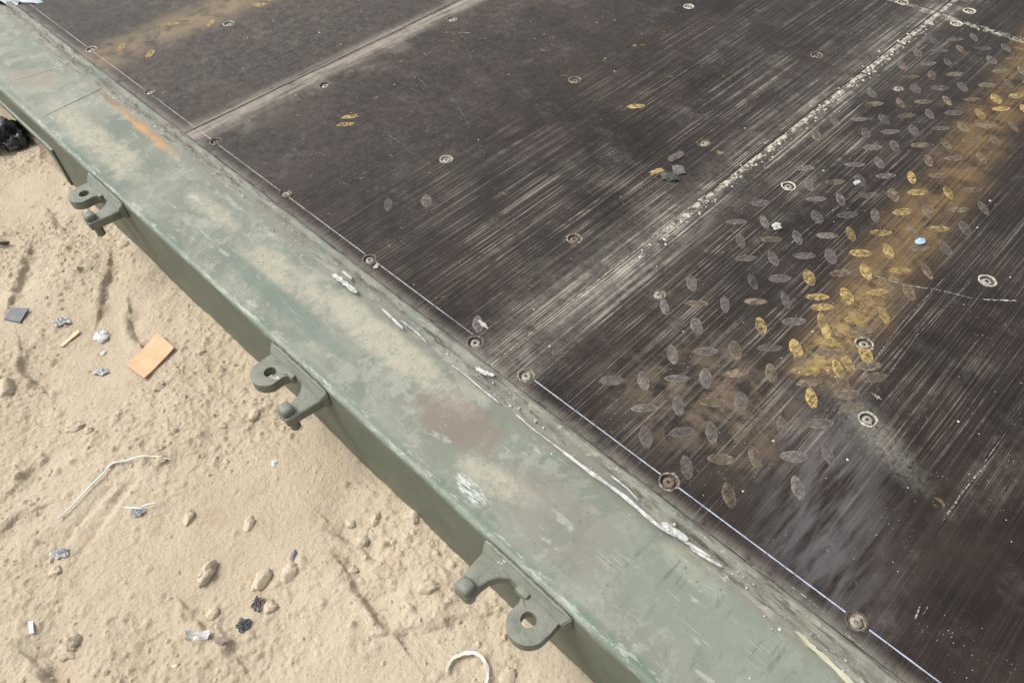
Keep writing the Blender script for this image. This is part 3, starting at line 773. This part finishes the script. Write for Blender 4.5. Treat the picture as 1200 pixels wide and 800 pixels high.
# local frame of a lug: u along the rail from its bar's near end to the hook's far end, v outward from the rail face
def lug(x0, sgn):
    """x0: rail position of the eye end, sgn: direction in which the hook lies"""
    lp = part('lashing_lug', mesh('lashing_lug', [(0, 0, 0)], []), LUG)          # replaced below by the bar
    T = lambda p: (x0 + sgn * p[0], FY - p[1])
    bm = bmesh.new()
    c = [(-.006, .000, LZ + .0115), (-.006, .0095, LZ + .0025), (-.006, .0100, LZ - .012), (-.006, .0, LZ - .016)]
    A = [bm.verts.new((*T((u, v)), z)) for u, v, z in c]; B = [bm.verts.new((*T((.112, v)), z)) for u, v, z in c]
    A2 = A; 
    for i in range(4): bm.faces.new((A[i], B[i], B[(i + 1) % 4], A[(i + 1) % 4]))
    bm.faces.new(A); bm.faces.new(B[::-1])
    for vtx in A[1:3]: vtx.co.x += sgn * .006
    for vtx in B[1:3]: vtx.co.x -= sgn * .004
    bmesh.ops.recalc_face_normals(bm, faces=bm.faces)
    bmesh.ops.bevel(bm, geom=list(bm.edges), offset=.0012, segments=2, affect='EDGES')
    me = fin(bm, 'lashing_lug'); me.materials.append(LUG); lp.data = me
    # eye tab: straight flank on one side, shoulder and full round nose
    hx, hy, hr = .0265, .0265, .0078
    pts = [(.004, .004), (.003, .020)] + arc(hx - .002, hy + .002, .0215, 180, 20, 14)[1:] + [(.0445, .021), (.048, .013), (.056, .0095), (.062, .004)]
    pts = densify([T(p) for p in pts], 4)
    hxw, hyw = T((hx, hy))
    part('eye_tab', outline_mesh('eye_tab', pts, LZ - .013, LZ + .001, .0036, (hxw, hyw, hr)), LUG, lp)
    # raised boss between tab and bar
    bm = bmesh.new(); p = T((.049, .0095)); boxbm(bm, (p[0] - .008, p[1] - .006, LZ - .006), (p[0] + .008, p[1] + .006, LZ + .0045), .003); part('boss', fin(bm, 'boss'), LUG, lp)
    # hook arm with concave inner flank
    arm = [(.1085, .003), (.1035, .051), (.101, .0545), (.0845, .0545), (.0815, .051)] + [(.0825, .036), (.081, .026), (.0765, .0175), (.070, .0115), (.064, .008), (.062, .003)]
    part('hook_arm', outline_mesh('hook_arm', [T(p) for p in arm], LZ - .0135, LZ + .0005, .0026), LUG, lp)
    # knob: rounded block on the arm's tip
    bm = bmesh.new(); p = T((.0915, .0465)); boxbm(bm, (p[0] - .0095, p[1] - .008, LZ - .004), (p[0] + .0085, p[1] + .0085, LZ + .0095), .0055)
    part('knob', fin(bm, 'knob', angle=70), LUG, lp)
    # pin below the tip
    bm = bmesh.new(); r = bmesh.ops.create_cone(bm, cap_ends=True, segments=20, radius1=.0062, radius2=.0066, depth=.018)
    p = T((.093, .044)); bmesh.ops.translate(bm, verts=bm.verts, vec=(p[0], p[1], LZ - .0215)); part('pin', fin(bm, 'pin'), LUG, lp)
    # weld run along the bar's top and ends
    a_, b_ = T((-.004, .0012)), T((.110, .0012)); bead('weld_bead', (a_[0], a_[1], LZ + .0105), (b_[0], b_[1], LZ + .0105), .0019, 3 + x0, LUG, lp, n=70, fat=1.2)
    return lp
lug(-.176, -1); lug(-.666, 1); lug(-1.181, 1)

# ------------------------------------------------------------------ clods, stones and litter on the sand
def rock_mesh(name, rx, ry, rz, seed, lump=.22, sub=3, chips=0):
    bm = bmesh.new(); bmesh.ops.create_icosphere(bm, subdivisions=sub, radius=1)
    a = np.array([v.co[:] for v in bm.verts]); rr_ = np.random.default_rng(seed + 5)
    d = fbm(a[:, 0] * 1.3 + seed * 3.1 + a[:, 2] * .9, a[:, 1] * 1.3 - seed * 1.7 + a[:, 2] * .6, 4, seed % 50, .6)
    s_ = 1 + lump * d * 1.6
    for _ in range(chips):                                   # faces broken off
        n_ = rr_.normal(size=3); n_[2] = abs(n_[2]) * .7; n_ /= np.linalg.norm(n_); lim = rr_.uniform(.62, .85)
        pr = (a * s_[:, None]) @ n_; k_ = np.where(pr > lim, lim / np.maximum(pr, 1e-6), 1.0); s_ = s_ * (k_ * .85 + .15)
    for v, q in zip(bm.verts, s_):
        v.co *= float(q); v.co = Vector((v.co.x * rx, v.co.y * ry, v.co.z * rz))
    return fin(bm, name, angle=50)
def clod(px, py, w_, h_, rot, label, mat=CLOD, name='earth_clod', cat='clod', tall=.62, sink=.2, lump=.22, group='clods of dry earth on the sand'):
    p = gat(px, py); D = (Vector((p.x, p.y, GZ)) - Vector((0, 0, CAMZ))).length; k = D / 898 / 2
    rx, ry = w_ * k, h_ * k; rz = min(rx, ry) * tall * 1.15
    o = link(name, rock_mesh(name, rx * .92, ry * .98, rz, int(px * 7 + py) % 997, lump * 1.1, 4, 2), mat)
    o.location = (p.x, p.y, gh(p.x, p.y) + rz * (.32 - sink)); o.rotation_euler.z = math.radians(44 + rot)
    return tag(o, label, cat, group)
clod(308, 680, 17, 27, -25, 'smooth egg-shaped tan clod right of the dark-sided clod', sink=0)
clod(243, 672, 16, 28, -20, 'tan clod with a dark shaded side left of the egg-shaped clod', sink=0, tall=.9)
clod(222, 607, 12, 19, -5, 'upright oval clod below the white scrap with crossed slivers', sink=.05)
clod(502, 689, 25, 15, 10, 'flat wide pale clod left of the nearest lug', sink=.1)
clod(487, 607, 15, 22, 25, 'pale wedge-shaped clod lying close to the rail between two lugs', sink=.05)
clod(345, 652, 7, 13, -10, 'tiny smooth blue-grey pebble right of the egg-shaped clod', GREYSTONE, 'pebble', 'pebble', group=None)
clod(80, 757, 22, 22, -20, 'rough crumbling clod near the lower left corner', sink=.25, lump=.4)
clod(317, 711, 19, 15, 10, 'rounded clod beside the dark purple scrap', sink=.2)
clod(250, 718, 13, 16, -20, 'round clod above the clear crumpled wrapper', sink=.15)
clod(292, 615, 13, 19, -15, 'half-buried oval clod midway between string and rail', sink=.3)
clod(340, 672, 22, 24, 0, 'broad low clod touching the right of the egg-shaped clod', sink=.5)
clod(65, 668, 13, 14, 20, 'round pale clod just below the pale blue scrap', sink=.2)
clod(8, 458, 22, 24, -10, 'large clod cut by the left edge of the picture', sink=.3)
clod(187, 454, 15, 12, 30, 'small clod against the lower corner of the orange card', sink=.2)
clod(300, 489, 13, 19, -30, 'shadowed clod on the sand below the middle lug', sink=.1)
clod(235, 413, 15, 13, 20, 'low clod right of the orange card', sink=.3)
clod(88, 500, 19, 15, 30, 'squat clod above the long white string', sink=.35)
clod(440, 608, 10, 17, -15, 'narrow clod left of the wedge-shaped clod', sink=.2)
clod(424, 632, 15, 17, 5, 'angular pale clod above the deep heel dent', sink=.2)
clod(410, 612, 13, 10, -40, 'tilted clod beside the angular pale clod', sink=.2)
clod(413, 667, 13, 9, 0, 'flat chip of earth at the upper end of the deep heel dent', sink=.25)
clod(262, 500, 10, 9, 0, 'small knobbly clod between the orange card and the middle lug', sink=.2)
clod(105, 505, 10, 9, 10, 'little clod right of the squat clod above the string', sink=.2)
clod(146, 287, 15, 11, 10, 'clod near the rail below the farthest lug', sink=.2)
clod(595, 791, 20, 24, -20, 'sunken clod right of the cream plastic curl', sink=.5)
clod(190, 540, 13, 12, 0, 'clod touching the end of the long white string', sink=.3)
# loose crumbs too many to count
v = []; f = []
def chip(x, y, z, r, vv, ff, flat=.7):
    s = len(vv); th = random.uniform(0, 6.28)
    base_ = [(1, 0, 0), (.3, .9, .1), (-.8, .55, 0), (-.75, -.6, .1), (.35, -.95, 0), (.1, .05, 1), (0, 0, -.8)]
    c, sn = math.cos(th), math.sin(th); e = random.uniform(.6, 1.1)
    for a, b, h in base_:
        a *= random.uniform(.75, 1.2); b *= e * random.uniform(.75, 1.2)
        vv.append((x + r * (a * c - b * sn), y + r * (a * sn + b * c), z + r * flat * h * random.uniform(.8, 1.1)))
    for i in range(5): ff += [(s + i, s + (i + 1) % 5, s + 5), (s + (i + 1) % 5, s + i, s + 6)]
for i in range(8500):
    x, y = random.uniform(-1.75, 0), random.uniform(-.33, .205)
    if random.random() > np.clip(p1(x * 4.2, y * 4.2, 11) * 2 + .5, .08, 1): continue
    r = .0008 + .0038 * random.random() ** 6
    chip(x, y, gh(x, y) + r * .1, r, v, f)
tag(link('sand_crumbs', mesh('sand_crumbs', v, f, smooth=False), CLOD), 'fine crumbs of dry earth scattered over the sand', 'earth crumbs', kind='stuff')
# crumbs on the boards: along the joint and around
v = []; f = []
for i in range(900):
    t = random.random()
    if t < .55: x, y = SEAM2 + .010 + random.gauss(0, .006), .62 + .88 * random.random() ** .7
    elif t < .7: x, y = random.uniform(-.43, -.1), 1.513 + random.gauss(0, .006)
    else: x, y = random.uniform(-1.4, .1), random.uniform(.39, 1.2)
    chip(x, y, .0003, .0006 + .0019 * random.random() ** 4 * (1.4 if t < .55 else .8), v, f)
tag(link('board_crumbs', mesh('board_crumbs', v, f, smooth=False), m_simple('pale_crumb', (.40, .375, .31), (.58, .55, .47), .9, 300, .2)), 'pale gritty crumbs strewn along the joints of the boards', 'grit', kind='stuff')
v = []; f = []
for i in range(420):
    x = random.uniform(-1.6, .2); y = .35 + random.gauss(0, .012)
    y = min(max(y, .230), .364)
    chip(x, y, TZ + (.004 if y > .343 else .0003), .0007 + .0016 * random.random() ** 4, v, f)
tag(link('sealant_crumbs', mesh('sealant_crumbs', v, f, smooth=False), RIBBON), 'tiny white crumbs of sealant along the rail joint', 'grit', kind='stuff')

def slab(name, corners, thick, mat, label, cat, lift=.003, bend=0., tilt=0., n=8, seed=1, rough=.0008, group=None):
    """a thin bent piece through four ground points (photo order round it)"""
    C = [gat(*c) for c in corners]; v = []; f = []
    cen = sum(C, Vector()) / 4; zz = max(gh(c.x, c.y) for c in C + [cen]) + lift
    for i in range(n + 1):
        for j in range(n + 1):
            a, b = i / n, j / n
            p = C[0] * (1 - a) * (1 - b) + C[1] * a * (1 - b) + C[2] * a * b + C[3] * (1 - a) * b
            z = zz + bend * (4 * (a - .5) ** 2 - .5) + tilt * (a - .5) + rough * p1(a * 3 + seed, b * 3, seed)
            v.append((p.x - cen.x, p.y - cen.y, z - zz))
    m = (n + 1)
    for i in range(n):
        for j in range(n): f.append((i * m + j, (i + 1) * m + j, (i + 1) * m + j + 1, i * m + j + 1))
    bm = bmesh.new(); me = mesh(name, v, f); bm.from_mesh(me); bmesh.ops.recalc_face_normals(bm, faces=bm.faces)
    if sum(q.normal.z for q in bm.faces) < 0: bmesh.ops.reverse_faces(bm, faces=bm.faces)
    r = bmesh.ops.extrude_face_region(bm, geom=list(bm.faces))
    for q in r['geom']:
        if isinstance(q, bmesh.types.BMVert): q.co.z += thick
    me2 = fin(bm, name, angle=35); o = link(name, me2, mat); o.location = (cen.x, cen.y, zz - thick * .6)
    return tag(o, label, cat, group)
def crumple(name, px, py, w_, h_, rot, mat, label, cat, seed, tall=.5, lump=.75, group=None, ground=True, zz=0.):
    """solid lump of foam, rubber or flake"""
    p = gat(px, py) if ground else at(px, py, zz)
    k = (p - Vector((0, 0, CAMZ))).length / 898 / 2
    me = rock_mesh(name, w_ * k, h_ * k, min(w_, h_) * k * tall, seed, min(lump, .5), 3)
    me.set_sharp_from_angle(angle=math.radians(28))
    o = link(name, me, mat); o.location = (p.x, p.y, (gh(p.x, p.y) if ground else zz) + min(w_, h_) * k * tall * .45); o.rotation_euler.z = math.radians(44 + rot)
    return tag(o, label, cat, group)
def scrap(name, px, py, w_, h_, rot, mat, label, cat, seed, tall=.5, n=16, ground=True, zz=0., sharp=24):
    """a torn, folded bit of film or cloth: a thin sheet with creases"""
    p = gat(px, py) if ground else at(px, py, zz)
    k = (p - Vector((0, 0, CAMZ))).length / 898 / 2; rx, ry = w_ * k, h_ * k; h = min(rx, ry) * tall
    v = []; f = []
    for i in range(n + 1):
        for j in range(n + 1):
            a, b = 2 * i / n - 1, 2 * j / n - 1
            u = a * math.sqrt(1 - b * b / 2); w2 = b * math.sqrt(1 - a * a / 2)
            th = math.atan2(w2, u); rad = 1 + .55 * p1(math.cos(th) * 1.7 + seed, math.sin(th) * 1.7, 33)
            fold = abs(p1(u * 1.9 + seed * 2.3, w2 * 1.9, 34)) * 2 + abs(p1(u * 4.1, w2 * 4.1 + seed, 35)) * .9
            v.append((rx * (u * rad + .22 * p1(w2 * 2.5, u * 2.5 + seed, 36)), ry * (w2 * rad + .22 * p1(u * 2.5, w2 * 2.5 - seed, 37)), h * fold * 1.2 * (1 - .5 * (u * u + w2 * w2))))
    m = n + 1
    for i in range(n):
        for j in range(n): f.append((i * m + j, (i + 1) * m + j, (i + 1) * m + j + 1, i * m + j + 1))
    bm = bmesh.new(); me = mesh(name, v, f); bm.from_mesh(me)
    r = bmesh.ops.extrude_face_region(bm, geom=list(bm.faces))
    for q in r['geom']:
        if isinstance(q, bmesh.types.BMVert): q.co.z += .0005
    me = fin(bm, name, angle=sharp); o = link(name, me, mat)
    o.location = (p.x, p.y, (gh(p.x, p.y) if ground else zz) + .0012); o.rotation_euler.z = math.radians(44 + rot)
    return tag(o, label, cat)
slab('card_piece', [(150, 431), (186, 393), (206, 410), (171, 446)], .0024, m_simple('orange_card', (.54, .335, .195), (.62, .405, .25), .7, 45, .3), 'flat orange-tan card piece lying on the sand', 'card', lift=.004, bend=.0018, n=10)
slab('plastic_chip', [(7, 377), (17, 365), (37, 366), (26, 381)], .0022, m_simple('grey_plastic', (.085, .09, .10), (.12, .125, .135), .5, 60), 'dark grey four-cornered plastic chip near the left edge', 'plastic chip', lift=.003, tilt=.003)
slab('wood_splinter', [(71, 406), (92, 387), (94, 390), (74, 407)], .0018, m_simple('pale_wood', (.58, .44, .27), (.70, .56, .37), .8, 120), 'short pale wood splinter between grey chip and orange card', 'splinter', lift=.002, n=5)
PALEB = m_simple('pale_blue_film', (.47, .49, .51), (.62, .63, .64), .35, 90)
scrap('film_scrap', 73, 379, 17, 10, 10, PALEB, 'crumpled pale blue film scrap above the wood splinter', 'film scrap', 11, .9)
crumple('foam_lump', 120, 394, 13, 16, -10, WHITE, 'bright white foam lump left of the orange card', 'foam', 12, .7, .5)
crumple('foam_crumb', 121, 412, 4, 8, -20, WHITE, 'small white crumb just below the white foam lump', 'foam', 13, .6, .4)
scrap('film_scrap', 119, 436, 16, 8, 0, PALEB, 'tattered whitish film scrap below the small white crumb', 'film scrap', 14, .9)
scrap('film_scrap', 72, 648, 18, 10, 5, PALEB, 'small pale blue scrap below the long white string', 'film scrap', 15, .9)
scrap('film_scrap', 162, 601, 13, 10, 0, PALEB, 'knotted pale scrap under two crossed white slivers', 'film scrap', 16, .9)
CLEAR = m_simple('clear_film', (.42, .42, .41), (.60, .60, .59), .25, 60, .6)
slab('wrapper', [(221, 741), (250, 741), (247, 750), (221, 753)], .0010, CLEAR, 'crumpled clear grey wrapper near the bottom edge', 'wrapper', lift=.003, bend=.004, rough=.006, n=12)
scrap('fabric_tuft', 287, 733, 14, 13, 20, m_simple('teal_fibre', (.09, .11, .12), (.22, .24, .23), .8, 200), 'dark blue-green fibre tuft right of the clear wrapper', 'fibre tuft', 19, .9)
scrap('rag_scrap', 303, 708, 13, 15, -10, m_simple('purple_rag', (.17, .145, .15), (.32, .28, .28), .8, 160), 'dark purple-grey scrap left of a rounded clod', 'rag scrap', 20, .9)
crumple('earth_flake', 262, 753, 14, 8, 0, m_simple('dark_earth', (.20, .165, .135), (.28, .235, .19), .9, 120), 'dark flat flake right of the clear wrapper', 'flake', 21, .4, .5)
slab('paper_chip', [(36, 730), (41, 729), (42, 743), (37, 744)], .0010, WHITE, 'narrow white chip near the lower left', 'chip', lift=.003, n=4)
crumple('foam_crumb', 322, 543, 6, 8, 0, WHITE, 'tiny white crumb below the middle lug', 'foam', 23, .6, .5)
crumple('foam_crumb', 205, 781 - 1, 5, 4, 0, CREAM, 'tiny cream crumb on the smooth sand below the wrapper', 'foam', 24, .5, .5)
def gpts(l, lift): 
    o = []
    for a, b in l: p = gat(a, b); o.append(Vector((p.x, p.y, max(gh(p.x + i * .004, p.y + j * .004) for i in (-1, 0, 1) for j in (-1, 0, 1)) + lift)))
    return o
def litter_ribbon(name, l, wid, mat, label, cat, lift=.002, thick=.0008, seed=1, n=60, twist=.5):
    P = gpts(l, lift); c = P[0].copy(); o = ribbon(name, [p - c for p in P], wid, mat, None, thick, seed, twist, n); o.location = c
    return tag(o, label, cat)
litter_ribbon('plastic_string', [(69, 611), (85, 594), (105, 573), (122, 557), (133, 546), (150, 541), (170, 538), (188, 538), (202, 540)], .0010, WHITE, 'long thin white plastic string curving over the sand', 'string', lift=.003)
litter_ribbon('plastic_sliver', [(149, 599), (158, 599), (170, 600)], .0011, WHITE, 'left white sliver lying on the knotted scrap', 'sliver', lift=.008, n=16)
litter_ribbon('plastic_sliver', [(168, 597), (177, 595), (186, 593)], .0008, WHITE, 'right white sliver beside the knotted scrap', 'sliver', lift=.006, n=16)
litter_ribbon('plastic_curl', [(523, 790), (525, 780), (532, 771), (544, 766), (556, 766), (566, 772), (571, 783), (572, 798), (567, 806)], .0023, CREAM, 'cream plastic curl bent like a hook at the bottom edge', 'plastic curl', lift=.004, thick=.0016, twist=.9)
litter_ribbon('twig', [(-14, 296), (0, 292), (14, 288)], .0030, m_simple('dark_twig', (.05, .04, .03), (.10, .08, .06), .9, 80), 'dark twig end at the left edge', 'twig', lift=.004, thick=.002, n=16)
# black bag by the fork pocket
BLK = m_simple('black_film', (.010, .010, .011), (.025, .025, .026), .35, 50, .5, .0015)
scrap('plastic_bag', 4, 166, 58, 46, 0, BLK, 'crumpled black plastic bag beside the fork pocket', 'bag', 31, .8, n=40, sharp=60)
# pale sheet at the far end of the joint
scrap('plastic_sheet', 12, 1, 66, 22, -10, m_simple('pale_sheet', (.52, .60, .62), (.70, .76, .77), .4, 30), 'pale blue-white crumpled sheet at the top left corner', 'sheet', 32, .5, n=30, ground=False, zz=-.004)
# bits lying on the boards
DGRN = m_simple('dark_rubber', (.030, .036, .032), (.065, .07, .062), .5, 120)
def bit(name, px, py, w_, h_, rot, mat, label, cat, seed, tall=.35, lump=.5): return crumple(name, px, py, w_, h_, rot, mat, label, cat, seed, tall, lump, ground=False, zz=.0004)
bit('rubber_chip', 784, 208, 12, 24, 62, DGRN, 'dark green-black rubber chip on the boards', 'rubber chip', 41, .45, .25)
bit('wood_flake', 792, 184, 25, 9, 42, m_simple('brown_flake', (.07, .055, .05), (.13, .105, .095), .7, 120), 'dull brown leaf-like flake above the rubber chip', 'flake', 42, .3, .3)
bit('wood_flake', 795, 200, 14, 17, 20, m_simple('grey_flake', (.09, .08, .075), (.16, .145, .135), .7, 120), 'grey-brown flake touching the rubber chip', 'flake', 43, .3, .35)
bit('wood_flake', 770, 201, 16, 8, 30, m_simple('tan_flake', (.24, .165, .075), (.36, .27, .13), .8, 150), 'small tan flake left of the rubber chip', 'flake', 44, .3, .5)
bit('blue_chip', 1078, 284, 11, 9, 40, m_simple('blue_plastic', (.22, .36, .50), (.38, .52, .64), .4, 100), 'small light blue chip on the boards beside the rusty track', 'plastic chip', 45, .5, .3)
bit('foil_crumb', 910, 266, 9, 11, 20, RIBBON, 'bright white crumb left of the rusty track', 'crumb', 46, .5, .9)
bit('foil_crumb', 1004, 214, 8, 5, 40, RIBBON, 'small white crumb beside two yellow marks', 'crumb', 47, .4, .6)
bit('foil_crumb', 441, 312, 8, 5, 60, RIBBON, 'white shred beside a screw on the chalk line', 'crumb', 48, .4, .6)
bit('wood_sliver', 566, 380, 5, 17, 40, m_simple('sliver', (.30, .28, .25), (.42, .40, .36), .8, 120), 'narrow pale sliver standing above a chalk line screw', 'sliver', 49, .5, .3)

scene.cycles.use_denoising = True; scene.cycles.adaptive_threshold = .02
scene.cycles.max_bounces = 6; scene.cycles.diffuse_bounces = 3; scene.cycles.glossy_bounces = 3; scene.cycles.transparent_max_bounces = 8
